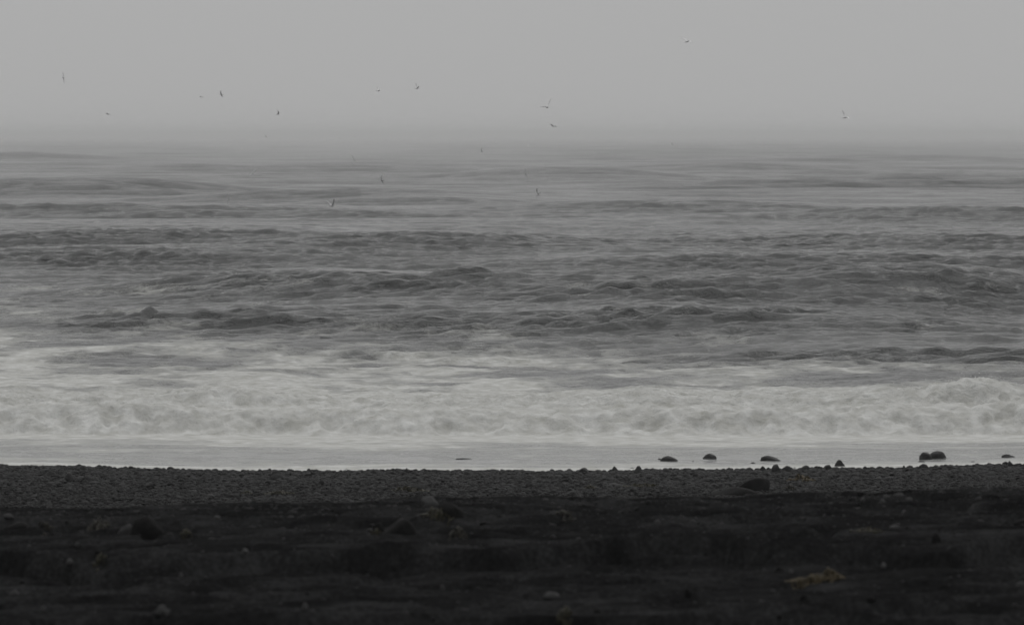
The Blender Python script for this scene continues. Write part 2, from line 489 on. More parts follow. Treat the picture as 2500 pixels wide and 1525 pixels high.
def foam_mask(X, Y):
    U = 1250 + X / Y * F                       # bearing seen from the beach, for where the patches lie
    pat = fbm(X / 5, Y / 10, 5, 0.6, 101)
    bear = (U - 1250) / 1250
    # breakers and the churned water just behind them
    f = 0.97 * sstep((Y - 110.5) / 2.5) * (1 - sstep((Y - 128) / 13))
    beh = 0.63 - 0.13 * sstep(bear * 1.3 + 0.1) + 0.25 * pat
    f = np.maximum(f, (beh + 0.1 * (1 - sstep((Y - 134) / 20))) * sstep((Y - 122) / 6) * (1 - sstep((Y - 146 + 12 * bear) / 62)))
    # streaky patches further out, mostly to the left
    left = 1 - sstep((bear + 0.75) / 0.65)
    f = np.maximum(f, (0.32 + 0.15 * left + 0.2 * pat) * sstep((Y - 130) / 15) * (1 - sstep((Y - 205) / 55)))
    f = np.maximum(f, (0.22 + 0.12 * pat) * sstep((Y - 180) / 40) * (1 - sstep((Y - 420) / 300)))
    # swash
    ysh = shore(X)
    s = Y - ysh
    band = 0.4 * np.exp(-((s - 5.0) / 3.2) ** 2)
    wash = 0.74 - band * 0.62 + 0.13 * fbm(X * 0.25, Y * 0.8, 4, 0.55, 111)
    wash = np.maximum(wash, 0.98 * (1 - sstep((s - 1.0) / 1.8)))
    wash = np.maximum(wash, 0.9 * sstep((s - 8.5) / 3))
    f = np.maximum(f, (0.52 + 0.2 * pat) * np.exp(-((U - 60) / 300) ** 2) * np.exp(-((Y - 222) / 16) ** 2))
    return np.clip(np.where(Y < 113, np.maximum(f, wash), f), 0, 1)

def silt_mask(X, Y):
    return np.clip(0.55 * (1 - sstep((Y - 112) / 30)) + 0.10 * (1 - sstep((Y - 140) / 60)), 0, 1)

def calm_mask(X, Y):
    ysh = shore(X)
    k = sstep((Y - ysh - 9) / 20)
    rf = roughness_field(X, Y, swell(X, Y)[1])
    return 0.05 + k * (0.95 * np.minimum(rf, 1.25) * (1 + 0.5 * sstep((Y - 330) / 500)) - 0.05)

sy = np.concatenate([np.arange(99.0, 112.0, 0.11), np.arange(112.0, 127.0, 0.042), np.arange(127.0, 138.6, 0.09)])
sx = np.linspace(-1, 1, 520)
SX, SY = np.meshgrid(sx, sy)
SX = SX * (0.102 * SY + 3)
SZ = full_sea(SX, SY)
SZ = SZ - 0.06 * sstep((SY - 138.0) / 0.6)
surf = mesh_grid('surf', SX, SY, SZ, M_WATER, {'foam': foam_mask(SX, SY), 'silt': silt_mask(SX, SY), 'calm': calm_mask(SX, SY)})
tag(surf, 'white foaming surf rolling onto the black shore', kind='structure')

ds = [138.0]
while ds[-1] < 5000: ds.append(ds[-1] * (1 + min(0.00082 * max(1.0, ds[-1] / 300), 0.0032)))
while ds[-1] < 60000: ds.append(ds[-1] * 1.02)
ds = np.array(ds)
ox = np.linspace(-1, 1, 400)
OX, OY = np.meshgrid(ox, ds)
OX = OX * (0.099 * OY + 6)
sp = np.repeat(np.gradient(ds)[:, None], len(ox), 1)
SWL, FACE = swell(OX, OY)
OZ = full_sea(OX, OY, sp, SWL, roughness_field(OX, OY, FACE))
sea = mesh_grid('sea', OX, OY, OZ, M_WATER, {'foam': foam_mask(OX, OY), 'silt': silt_mask(OX, OY), 'calm': calm_mask(OX, OY)})
tag(sea, 'grey choppy sea fading into mist at the horizon', kind='structure')

# deep bed added under everything, out to the horizon, to stop light from below
blocker = bpy.data.meshes.new('light_blocker')
E = 70000
blocker.from_pydata([(-E, -E, -4), (E, -E, -4), (E, E, -4), (-E, E, -4)], [], [(0, 1, 2, 3)])
blocker.materials.append(plain('light_blocker', (0.06, 0.063, 0.063), 0.8, 0.1))
blocker_ob = bpy.data.objects.new('light_blocker', blocker); COL.objects.link(blocker_ob)
tag(blocker_ob, 'dark bed plane added below the sea and the beach against light from underneath', kind='structure')

# ------------------------------------------------------------------ haze
hz = bpy.data.meshes.new('haze')
bm = bmesh.new()
bmesh.ops.create_cube(bm, size=1.0)
bm.to_mesh(hz); bm.free()
hm = bpy.data.materials.new('haze')
hm.use_nodes = True
for n in list(hm.node_tree.nodes): hm.node_tree.nodes.remove(n)
ho = hm.node_tree.nodes.new('ShaderNodeOutputMaterial')
hv = hm.node_tree.nodes.new('ShaderNodeVolumePrincipled')
hv.inputs['Color'].default_value = (0.94, 0.945, 0.942, 1)
hv.inputs['Density'].default_value = HAZE
hv.inputs['Anisotropy'].default_value = 0.0
hm.node_tree.links.new(hv.outputs['Volume'], ho.inputs['Volume'])
hz.materials.append(hm)
haze = bpy.data.objects.new('haze', hz)
HT, HB = 15.0, -5.0
haze.scale = (2 * E + 2000, 2 * E + 2000, HT - HB)
haze.location = (0, 0, (HT + HB) / 2)
COL.objects.link(haze)
tag(haze, 'pale sea mist lying over the water and the beach', kind='stuff')

# ------------------------------------------------------------------ stones
def stone_mesh(name, sx_, sy_, sz_, shape='round', seed=0, sub=3, rough=0.10, facets=5, lean=0.0):
    """A stone of half sizes sx_, sy_ and height sz_ above z=0, its foot sunk below."""
    r = random.Random(seed)
    bm = bmesh.new()
    bmesh.ops.create_icosphere(bm, subdivisions=sub, radius=1.0)
    planes = []
    for k in range(facets):
        a = r.uniform(0, 6.283); e = r.uniform(-0.1, 1.2)
        planes.append((Vector((math.cos(a) * math.cos(e), math.sin(a) * math.cos(e), math.sin(e))), r.uniform(0.70, 0.9)))
    off = Vector((r.uniform(-50, 50), r.uniform(-50, 50), r.uniform(-50, 50)))
    for v in bm.verts:
        p = v.co.copy()
        if shape == 'block':
            p = Vector([math.copysign(abs(c) ** 0.6, c) for c in p])
        for n, d in planes:
            q = p.dot(n) - d
            if q > 0: p -= n * q * 0.85
        if shape == 'pyramid' and p.z > 0:
            k = 1 - 0.82 * min(p.z, 1)
            rad = math.hypot(p.x, p.y)
            if rad > 1e-4:
                m = min(1.0, max(k, 0.05) / max(rad, 1e-4))
                p.x *= m; p.y *= m
            p.x += lean * p.z
        elif shape in ('taper_right', 'taper_left'):
            s = p.x if shape == 'taper_right' else -p.x
            if p.z > 0: p.z *= 1.0 - 0.62 * max(0.0, (s + 0.35) / 1.35)
        elif shape == 'slab' and p.z > 0:
            p.z = min(p.z, 0.75 + 0.25 * p.z)
        elif lean: p.x += lean * p.z
        nz = mnoise.noise(p * 1.6 + off) * rough + mnoise.noise(p * 4.1 + off) * rough * 0.45 + mnoise.noise(p * 9 + off) * rough * 0.18
        p *= 1 + nz
        v.co = Vector((p.x * sx_, p.y * sy_, p.z * sz_ if p.z > 0 else p.z * sz_ * 0.6))
    for f in bm.faces: f.smooth = True
    me = bpy.data.meshes.new(name)
    bm.to_mesh(me); bm.free()
    return me

GW_NAME, GG_NAME = 'larger stones along the waterline', 'larger stones lying in the gravel'
seed_count = [100]
placed = []
def water_plane(x, y): return np.full_like(x, 0.03)
def put_stone(u, v, w, h, shape, mat, label, name='stone', cat='stone', group=None, water=False, lean=0.0, depth=0.75, rot=None, facets=5, rough=0.10):
    seed_count[0] += 1
    sd = seed_count[0]
    x, y, z = ray_ground(u, v + h / 2, surf=water_plane if water else None, y0=95.0 if water else 24.0)
    m = y / F
    w *= 1.16; h *= 1.1 if name == 'pebble' else (1.15 if water else (1.1 if v > 1175 else 1.25))
    if shape == 'pyramid': w *= 1.15
    me = stone_mesh(name, w * m / 2, w * m / 2 * depth, h * m * 1.04, shape, sd, 3 if w > 9 else 2, rough, facets, lean)
    me.materials.append(mat)
    o = bpy.data.objects.new(name, me)
    o.location = (x, y + w * m / 2 * depth * 0.6, z + (0.022 if group in (GW_NAME, GG_NAME) else 0.0))
    o.rotation_euler = (0, 0, random.Random(sd).uniform(-0.3, 0.3) if rot is None else rot)
    COL.objects.link(o)
    placed.append((x, y, w * m / 2))
    tag(o, label, cat, group)
    return o

R, G_, P_ = M_ROCK, M_ROCK_GREY, M_ROCK_PALE
GB = 'boulders standing in the swash'
for a in [
    (1637, 1121, 43, 13, 'taper_right', R, 'long black boulder in the swash, leftmost of the big ones, high left end'),
    (1733, 1114, 30, 11, 'round', R, 'small domed black boulder alone in the swash between two longer boulders'),
    (1883, 1119, 48, 13, 'taper_right', R, 'black boulder in the swash tapering to a thin point on the right'),
    (2260, 1114, 28, 15, 'block', R, 'blocky black boulder, left half of the touching pair at right in the swash'),
    (2289, 1112, 40, 16, 'round', R, 'larger humped black boulder, right half of the touching pair in the swash'),
    (2464, 1113, 33, 8, 'taper_right', G_, 'greyish flat boulder in the swash nearest the right edge of the photo'),
    (2250, 1128, 18, 5, 'round', R, 'low flat dark stone in white foam just below the touching pair of boulders'),
    (2374, 1127, 14, 4, 'taper_left', P_, 'pale low stone awash in foam right of the touching pair of boulders'),
    (1838, 1131, 14, 4, 'round', R, 'small dark stone barely above the foam left of the triangular stone'),
    (1842, 1141, 9, 3, 'round', G_, 'tiny grey stone in foam just above the gravel under the tapering boulder'),
    (1543, 1144, 13, 4, 'round', G_, 'small grey stone in foam beside the rounded peak stone on the waterline'),
    (822, 1143, 10, 3, 'round', R, 'tiny dark stone in white foam, left of two at the centre left shore'),
    (845, 1146, 14, 5, 'taper_left', R, 'small dark stone in white foam, right of two at the centre left shore'),
    (1133, 1120, 38, 2.2, 'round', G_, 'long barely exposed grey stone lying in calm swash near the middle'),
    (1276, 1150, 16, 7, 'round', P_, 'pale grey rounded stone half covered by foam on the middle waterline'),
    (1940, 1144, 13, 5, 'round', P_, 'pale stone in foam between two dark rounded stones at the right shore'),
    (1610, 1120, 8, 3, 'round', R, 'tiny dark stone touching the left end of the leftmost big boulder'),
    (1692, 1126, 7, 2.5, 'round', R, 'tiny dark speck of stone in swash right of the leftmost big boulder'),
]:
    put_stone(*a, name='boulder' if a[2] > 25 else 'stone', cat='boulder' if a[2] > 25 else 'stone', group=GB, water=True, rot=random.uniform(-0.12, 0.12), facets=6)

GW = 'larger stones along the waterline'
for a in [
    (2050, 1135, 23, 16, 'pyramid', R, 'sharp triangular black stone standing at the foam edge on the right'),
    (1501, 1150, 18, 12, 'pyramid', R, 'small pointed black stone on the waterline left of the rounded peak stone'),
    (1559, 1151, 23, 13, 'pyramid', R, 'rounded peak shaped black stone on the waterline right of centre'),
    (1424, 1152, 26, 10, 'block', R, 'blocky notched dark stone sitting square on the waterline near the middle'),
    (1628, 1152, 25, 9, 'round', R, 'broad low dark stone on the waterline below the leftmost big boulder'),
    (1895, 1148, 25, 15, 'round', R, 'tall rounded dark stone on the waterline below the tapering boulder'),
    (1921, 1149, 26, 12, 'round', R, 'smooth egg shaped dark stone, second in the row of round stones at right'),
    (1964, 1146, 27, 11, 'taper_left', R, 'lumpy dark stone with a pale foamy side, left of the triangular stone'),
    (2022, 1145, 21, 10, 'round', R, 'round dark stone directly under the left foot of the triangular stone'),
    (2037, 1150, 33, 11, 'taper_left', R, 'wide flat dark stone lying in gravel just below the triangular stone'),
    (2112, 1146, 12, 7, 'round', R, 'single small knob of dark stone on the gravel edge right of the triangle'),
    (2207, 1145, 11, 8, 'pyramid', R, 'small pointed dark stone on the gravel edge left of the touching boulders'),
    (2255, 1142, 21, 9, 'round', R, 'smooth dark stone on the gravel edge directly below the touching boulders'),
    (2325, 1142, 25, 8, 'taper_right', R, 'low wedge of dark stone on the gravel edge right of the touching boulders'),
    (2418, 1141, 19, 7, 'round', R, 'low rounded dark stone left of the domed one at the far right'),
    (2466, 1136, 17, 10, 'round', R, 'domed dark stone on the gravel edge nearest the right side'),
    (1778, 1149, 15, 7, 'round', R, 'rounded dark stone on the gravel edge under the small domed boulder'),
    (1827, 1149, 25, 9, 'taper_left', R, 'long dark stone on the gravel edge left of the tall rounded one'),
    (1862, 1148, 13, 9, 'round', R, 'small upright dark stone just left of the tall rounded one'),
    (1348, 1152, 12, 6, 'round', G_, 'little grey stone on the waterline left of the blocky notched stone'),
    (993, 1153, 11, 10, 'round', R, 'small upright knob of dark stone on the middle waterline'),
    (1004, 1155, 9, 7, 'round', R, 'smaller dark stone touching the right of the upright knob'),
    (1067, 1155, 7, 6, 'pyramid', R, 'tiny pointed dark stone on the waterline right of the upright knob'),
    (911, 1154, 18, 8, 'round', R, 'smooth low dark stone on the waterline left of the upright knob'),
    (872, 1156, 18, 7, 'round', R, 'flattish dark stone below the two stones in foam, centre left'),
    (800, 1154, 15, 6, 'round', R, 'low dark stone on the waterline left of the two stones in foam'),
    (675, 1158, 24, 12, 'round', R, 'dark dome of stone on the waterline, upper of a stacked looking pair at left'),
    (675, 1167, 31, 11, 'round', G_, 'greyer dome of stone in gravel, lower of the stacked looking pair at left'),
    (615, 1157, 26, 9, 'round', R, 'broad dark stone on the waterline left of the stacked looking pair'),
    (470, 1152, 15, 6, 'round', R, 'small dark stone on the left waterline where the foam bends down'),
    (377, 1150, 19, 5, 'round', G_, 'low grey stone on the left waterline right of a flat pale streaked one'),
    (345, 1150, 24, 6, 'slab', G_, 'flat pale streaked stone on the left waterline'),
    (300, 1152, 14, 6, 'round', R, 'small rounded dark stone in gravel near the left waterline'),
    (204, 1145, 22, 10, 'round', R, 'smooth dark dome of stone on the waterline, most prominent at far left'),
]:
    put_stone(*a, group=GW)

GG = 'larger stones lying in the gravel'
for a in [
    (168, 1167, 23, 14, 'pyramid', R, 'dark angular wedge shaped stone in the gravel at far left'),
    (122, 1159, 25, 9, 'round', R, 'low dark mound of stone in the gravel left of the wedge shaped one'),
    (34, 1162, 30, 8, 'slab', G_, 'flat grey stone in the gravel close to the left edge'),
    (150, 1154, 22, 5, 'slab', G_, 'thin grey slab of stone above the dark wedge at far left'),
    (333, 1158, 13, 7, 'round', R, 'dark little stone in gravel below the flat streaked waterline stone'),
    (240, 1157, 20, 6, 'slab', G_, 'thin pale edged stone in gravel right of the far left dome'),
    (376, 1169, 18, 6, 'round', G_, 'small grey rounded stone low in the gravel at left'),
    (447, 1165, 16, 6, 'round', G_, 'greyish stone in gravel below the bend of the left waterline'),
    (230, 1180, 24, 4, 'slab', G_, 'long thin light stone low in the left gravel'),
    (716, 1170, 31, 6, 'slab', G_, 'long flat grey stone in gravel right of the stacked looking pair'),
    (784, 1178, 15, 9, 'round', R, 'dark round stone in gravel below the low waterline stones, centre left'),
    (870, 1192, 19, 6, 'slab', P_, 'pale flat stone low in the gravel left of the grey dome'),
    (1022, 1189, 31, 11, 'round', G_, 'smooth grey dome of stone among olive weed low in the middle gravel'),
    (1120, 1159, 14, 5, 'round', P_, 'pale small stone just under the waterline right of the tiny pointed one'),
    (1500, 1184, 26, 4, 'slab', P_, 'long thin pale stone low in the gravel right of centre'),
    (1347, 1168, 16, 7, 'round', R, 'dark stone in gravel under the blocky notched one'),
    (1440, 1166, 15, 6, 'round', G_, 'grey stone in gravel right below the blocky notched one'),
    (1585, 1163, 24, 6, 'slab', G_, 'flat grey stone in gravel below the rounded peak stone'),
    (2060, 1154, 20, 7, 'round', R, 'dark stone in gravel under the right foot of the triangular stone'),
    (2160, 1165, 18, 5, 'slab', G_, 'flat grey stone in the right gravel left below the touching boulders'),
    (2285, 1168, 16, 5, 'round', P_, 'pale pebble like stone in gravel below the touching boulders'),
    (2420, 1160, 20, 6, 'slab', G_, 'flat grey stone in gravel below the low rounded one at far right'),
]:
    put_stone(*a, group=GG)

GF = 'blurred rocks on the near sand'
for a in [
    (1836, 1186, 74, 29, 'block', M_ROCK_BLACK, 'big blurred black rock rising behind a slab at the top of the sand', 0.1),
    (1796, 1199, 112, 22, 'taper_left', M_ROCK_BLACK, 'long low black slab of rock in front of the big blurred rock', 0.0),
    (1052, 1224, 38, 19, 'block', G_, 'tilted grey rock with a pale upper edge beside weed, upper middle of the sand', -0.25),
    (1096, 1243, 62, 36, 'round', M_ROCK_BLACK, 'dark weed draped rock just right of the tilted grey one', 0.0),
    (975, 1285, 74, 36, 'taper_left', M_ROCK_BLACK, 'dark rock with a pale top lower left of the weed draped one', 0.0),
    (925, 1290, 26, 20, 'round', M_ROCK_BLACK, 'small black stone against the left side of the pale topped rock', 0.0),
    (357, 1288, 74, 42, 'round', M_ROCK_BLACK, 'big blurred black dome of rock on the sand at left', 0.05),
    (308, 1292, 40, 22, 'taper_left', G_, 'greyish stone lying against the left of the big blurred dome', 0.0),
    (2286, 1313, 22, 22, 'round', M_ROCK_BLACK, 'small black knob of rock on the dark ridge at right', 0.0),
    (2500, 1272, 44, 14, 'taper_left', M_ROCK_BLACK, 'low black rock on the sand cut by the right edge', 0.0),
    (1680, 1443, 16, 14, 'round', M_ROCK_BLACK, 'small black stone low on the sand right of the middle', 0.0),
    (1963, 1466, 18, 14, 'round', M_ROCK_BLACK, 'small black stone on the sand below the tan kelp', 0.0),
    (2125, 1464, 26, 10, 'round', M_ROCK_BLACK, 'little black stone on the sand right below the tan kelp', 0.0),
    (1905, 1388, 20, 12, 'taper_right', M_ROCK_BLACK, 'small dark stone with a pale neighbour above the tan kelp', 0.0),
    (40, 1282, 60, 16, 'taper_left', M_ROCK_BLACK, 'low blurred black rock on the sand at the left edge', 0.0),
]:
    put_stone(*a[:7], name='rock' if a[2] > 30 else 'stone', cat='rock' if a[2] > 30 else 'stone', group=GF, lean=a[7])
# pale cap stone of the dark topped rock
put_stone(985, 1273, 30, 9, 'slab', P_, 'pale flat stone capping the dark rock near the middle of the sand', group=GF)

GP = 'pale pebbles on the near sand'
for (u, v, w, h, lab) in [
    (2195, 1207, 24, 7, 'widest pale pebble near the top of the sand at right'),
    (2220, 1217, 16, 6, 'pale pebble just right below the widest one, upper right sand'),
    (2155, 1225, 12, 8, 'small pale pebble left below the widest one, upper right sand'),
    (2107, 1223, 10, 7, 'faint pale pebble further left of the widest one'),
    (2208, 1250, 12, 9, 'lone pale pebble below the trio on the right sand'),
    (1605, 1273, 14, 8, 'pale pebble on the sand below and left of the big blurred rock'),
    (997, 1243, 12, 7, 'pale pebble on the sand left below the tilted grey rock'),
    (165, 1238, 13, 6, 'pale pebble just under the gravel at far left'),
    (530, 1264, 14, 5, 'pale flat pebble on the sand right of the big blurred dome'),
    (20, 1268, 26, 8, 'wide pale pebble on the sand at the left edge'),
    (395, 1486, 28, 16, 'largest pale pebble on the lowest sand, left of centre'),
    (409, 1502, 13, 11, 'pale pebble touching the lower right of the largest pale pebble'),
    (745, 1478, 13, 11, 'bright lone pebble on the lowest sand left of the middle'),
    (170, 1374, 13, 8, 'bright little pebble just under the dark ridge at far left'),
    (35, 1445, 22, 10, 'dull pale pebble low on the sand at the left edge'),
    (188, 1333, 9, 7, 'tiny pale pebble above the dark ridge at far left'),
    (1080, 1434, 12, 9, 'pale pebble low on the middle sand'),
    (1348, 1456, 34, 12, 'long pale stone low on the sand right of the middle'),
    (1931, 1396, 11, 8, 'pale pebble just above the tan kelp'),
    (2157, 1383, 13, 9, 'faint pale pebble right above the tan kelp'),
    (2492, 1425, 18, 10, 'pale pebble low on the sand at the right edge'),
    (441, 1405, 13, 12, 'faint pale pebble between the dark ridge and the largest pale pebble'),
    (106, 1493, 10, 9, 'tiny pale pebble on the lowest sand at far left'),
    (598, 1388, 14, 8, 'pale pebble under the dark ridge left of the middle'),
    (2185, 1292, 22, 7, 'pale stone on the sand just above the dark ridge at right'),
]:
    put_stone(u, v, w, h, 'round', M_ROCK_PALE, lab, name='pebble', cat='pebble', group=GP)

# gravel: the strip of stones between the sand and the water
PROT = []
for k in range(10):
    rr = random.Random(900 + k)
    me = stone_mesh('gravel_stone', 1.0, rr.uniform(0.65, 0.95), rr.uniform(0.5, 0.9), rr.choice(['round', 'round', 'slab', 'block', 'taper_right']), 900 + k, 2, 0.12, 4)
    me.materials.append(M_GRAVEL)
    PROT.append(me)
PROT_GRIT = []
for k in range(4):
    me = PROT[k].copy(); me.materials.clear(); me.materials.append(M_GRIT); PROT_GRIT.append(me)

def scatter(name, pts, rot, scl, idx, protos, label):
    me = bpy.data.meshes.new(name)
    me.vertices.add(len(pts))
    me.vertices.foreach_set('co', np.ascontiguousarray(pts, np.float32).ravel())
    for nm, arr in (('rot', rot), ('scl', scl)):
        a = me.attributes.new(nm, 'FLOAT_VECTOR', 'POINT')
        a.data.foreach_set('vector', np.ascontiguousarray(arr, np.float32).ravel())
    a = me.attributes.new('pick', 'INT', 'POINT')
    a.data.foreach_set('value', np.ascontiguousarray(idx, np.int32))
    me.update()
    ob = bpy.data.objects.new(name, me); COL.objects.link(ob)
    ng = bpy.data.node_groups.new(name, 'GeometryNodeTree')
    ng.interface.new_socket('Geometry', in_out='INPUT', socket_type='NodeSocketGeometry')
    ng.interface.new_socket('Geometry', in_out='OUTPUT', socket_type='NodeSocketGeometry')
    N, L = ng.nodes, ng.links
    gi, go = N.new('NodeGroupInput'), N.new('NodeGroupOutput')
    iop = N.new('GeometryNodeInstanceOnPoints')
    iop.inputs['Pick Instance'].default_value = True
    jg = N.new('GeometryNodeJoinGeometry')
    for k, pm in enumerate(protos):
        po = bpy.data.objects.new('gravel_source', pm)
        oi = N.new('GeometryNodeObjectInfo'); oi.inputs['Object'].default_value = po
        oi.inputs['As Instance'].default_value = True
        L.new(oi.outputs['Geometry'], jg.inputs[0])
    def named(nm, typ):
        x = N.new('GeometryNodeInputNamedAttribute'); x.data_type = typ
        x.inputs['Name'].default_value = nm
        return x.outputs['Attribute']
    e = N.new('FunctionNodeEulerToRotation')
    L.new(named('rot', 'FLOAT_VECTOR'), e.inputs[0])
    L.new(gi.outputs[0], iop.inputs['Points'])
    L.new(jg.outputs[0], iop.inputs['Instance'])
    L.new(named('pick', 'INT'), iop.inputs['Instance Index'])
    L.new(e.outputs[0], iop.inputs['Rotation'])
    L.new(named('scl', 'FLOAT_VECTOR'), iop.inputs['Scale'])
    L.new(iop.outputs[0], go.inputs[0])
    md = ob.modifiers.new('scatter', 'NODES'); md.node_group = ng
    tag(ob, label, kind='stuff')
    return ob

NG = 120000
gx = rng.uniform(-13.5, 13.5, NG)
s = rng.random(NG) ** 1.2 * 19.5
gy = shore(gx) - s + 0.22 * rng.normal(size=NG) * (s < 1.0)
near = np.exp(-s / 5.0)
size = 0.5 * np.exp(rng.normal(math.log(0.038), 0.5, NG)) * (0.85 + 0.95 * near)
size = np.clip(size, 0.008, 0.075)
gz = beach_z(gx, gy)
yaw = rng.uniform(0, 6.28, NG)
tilt = rng.normal(0, 0.22, (NG, 2))
sc = np.stack([size * rng.uniform(0.9, 1.35, NG), size * rng.uniform(0.85, 1.15, NG), size * rng.uniform(0.7, 1.15, NG)], 1)
pick = rng.integers(0, len(PROT), NG)
vis = (np.abs(gx) < 0.088 * gy) & (gy > 89.5)
rank = np.where(vis, size * sc[:, 2] / size, -1)
top = np.argsort(-rank)[:300]
rest = np.ones(NG, bool); rest[top] = False
gp = np.stack([gx, gy, gz + 0.004], 1)
scatter('gravel', gp[rest], np.concatenate([tilt, yaw[:, None]], 1)[rest], sc[rest], pick[rest], PROT, 'dark wet gravel and cobbles along the shore')
for i in top:
    u = 1250 + gx[i] / gy[i] * F
    third = 'left' if u < 833 else ('middle' if u < 1666 else 'right')
    o = bpy.data.objects.new('pebble', PROT[pick[i]])
    o.location = gp[i]; o.scale = sc[i]
    o.rotation_euler = (tilt[i, 0], tilt[i, 1], yaw[i])
    COL.objects.link(o)
    tag(o, f'small dark rounded pebble in the {third} third of the gravel strip', 'pebble', f'pebbles in the {third} gravel')

NCR = 6000
cx = rng.uniform(-7.5, 7.5, NCR); cy = YC + 1.0 - np.abs(rng.normal(0, 3.2, NCR))
cs = np.clip(0.5 * np.exp(rng.normal(math.log(0.024), 0.45, NCR)), 0.006, 0.03)
scatter('crest_gravel', np.stack([cx, cy, beach_z(cx, cy)], 1), np.stack([rng.normal(0, 0.2, NCR), rng.normal(0, 0.2, NCR), rng.uniform(0, 6.28, NCR)], 1),
        np.stack([cs * 1.2, cs, cs * 0.8], 1), rng.integers(0, 10, NCR), PROT, 'sparse dark gravel thinning out over the crest of the sand')
NS = 16000
px = rng.uniform(-9, 9, NS)
py = 30 + 24 * rng.random(NS)
ps = np.clip(0.5 * np.exp(rng.normal(math.log(0.016), 0.5, NS)), 0.004, 0.035)
scatter('grit', np.stack([px, py, beach_z(px, py)], 1), np.stack([rng.normal(0, 0.3, NS), rng.normal(0, 0.3, NS), rng.uniform(0, 6.28, NS)], 1),
        np.stack([ps, ps, ps * 0.9], 1), rng.integers(0, 4, NS), PROT_GRIT, 'loose dark grit strewn over the black sand')

# ------------------------------------------------------------------ seaweed
def weed(u, v, w, h, mat, label, n=60, strand=0.5, seed=0, width=0.02):
    r = random.Random(seed + int(u))
    x0, y0, z0 = ray_ground(u, v + h * 0.4)
    m = y0 / F
    W, H = w * m, h * m
    verts, faces = [], []
    for k in range(n):
        a = r.gauss(0, 0.30) * W; b = r.gauss(0, 0.3) * max(W * 0.5, 0.15)
        if abs(a) > W * 0.55: a *= 0.5
        ang = r.uniform(0, 6.28)
        L = W * strand * r.uniform(0.4, 1.0)
        segs = 7
        hw = width * r.uniform(0.5, 1.2)
        zt = H * r.random() * math.exp(-(a / (0.35 * W)) ** 2)
        px_, py_ = x0 + a - math.cos(ang) * L / 2, y0 + b - math.sin(ang) * L / 2
        base = len(verts)
        roll = r.uniform(-0.8, 0.8)
        for s_ in range(segs + 1):
            t = s_ / segs
            g = float(beach_z(px_, py_))
            zz = g + 0.006 + zt * math.sin(math.pi * min(t * 1.1, 1)) + 0.01 * r.random()
            wv = hw * (1 - 0.7 * abs(2 * t - 1) ** 2)
            nx, ny = -math.sin(ang), math.cos(ang)
            cz = math.sin(roll) * wv
            cr = math.cos(roll) * wv
            verts += [(px_ + nx * cr, py_ + ny * cr, zz + cz), (px_, py_, zz + 0.006), (px_ - nx * cr, py_ - ny * cr, zz - cz), (px_, py_, zz - 0.005)]
            ang += r.gauss(0, 0.35); roll += r.gauss(0, 0.4)
            px_ += math.cos(ang) * L / segs; py_ += math.sin(ang) * L / segs
        for s_ in range(segs):
            i = base + s_ * 4
            for q in range(4):
                faces.append((i + q, i + (q + 1) % 4, i + 4 + (q + 1) % 4, i + 4 + q))
        faces += [(base, base + 1, base + 2, base + 3), tuple(base + segs * 4 + q for q in (3, 2, 1, 0))]
    me = bpy.data.meshes.new('seaweed')
    me.from_pydata([(a - x0, b - y0, c - z0) for a, b, c in verts], [], faces)
    for p in me.polygons: p.use_smooth = True
    me.materials.append(mat)
    o = bpy.data.objects.new('seaweed', me); o.location = (x0, y0, z0)
    COL.objects.link(o)
    tag(o, label, 'seaweed', 'seaweed clumps washed up on the beach')
    return o

weed(1985, 1418, 90, 16, M_WEED_TAN, 'tan kelp clump lying low on the dark sand at right', 110, 0.35, 1, 0.008)
weed(2025, 1404, 55, 30, M_WEED_TAN, 'upright tan kelp tuft at the right end of the low kelp clump', 60, 0.5, 2, 0.008)
weed(1955, 1168, 62, 18, M_WEED_TAN, 'brown weed patch on the gravel under the round stones at right', 70, 0.5, 3, 0.016)
weed(1928, 1190, 30, 14, M_WEED_DARK, 'dark weed lump at the gravel foot right of the big blurred rock', 40, 0.5, 4, 0.014)
weed(1575, 1186, 90, 9, M_WEED_OLIVE, 'long olive weed smear in the gravel left of the big blurred rock', 60, 0.35, 5, 0.014)
weed(1440, 1189, 30, 10, M_WEED_OLIVE, 'small olive weed tuft low in the gravel right of centre', 36, 0.5, 6, 0.012)
weed(1000, 1196, 100, 12, M_WEED_OLIVE, 'olive weed spread in the gravel around the grey dome stone', 70, 0.3, 7, 0.014)
weed(680, 1203, 70, 10, M_WEED_OLIVE, 'olive weed patch at the gravel foot left of the middle', 60, 0.35, 8, 0.014)
weed(600, 1203, 26, 9, M_WEED_OLIVE, 'tiny olive weed tuft left of the olive patch at the gravel foot', 30, 0.5, 9, 0.012)
weed(1065, 1257, 60, 22, M_WEED_OLIVE, 'olive weed hanging below the tilted grey rock on the sand', 50, 0.5, 10, 0.012)
weed(1118, 1300, 40, 18, M_WEED_DARK, 'dark weed tuft on the sand right of the pale topped rock', 40, 0.5, 11, 0.012)
weed(915, 1302, 30, 12, M_WEED_OLIVE, 'small olive weed tuft left of the pale topped rock', 30, 0.5, 12, 0.010)
weed(236, 1283, 52, 14, M_WEED_DARK, 'dark weed clump on the sand left of the big blurred dome', 44, 0.5, 13, 0.012)
weed(114, 1294, 30, 14, M_WEED_DARK, 'dark weed tuft on the sand at far left above the ridge', 36, 0.5, 14, 0.012)
weed(455, 1308, 28, 12, M_WEED_OLIVE, 'olive weed tuft on the sand right below the big blurred dome', 30, 0.5, 15, 0.010)
weed(246, 1362, 26, 12, M_WEED_OLIVE, 'olive weed tuft on the dark ridge at left', 30, 0.5, 16, 0.010)
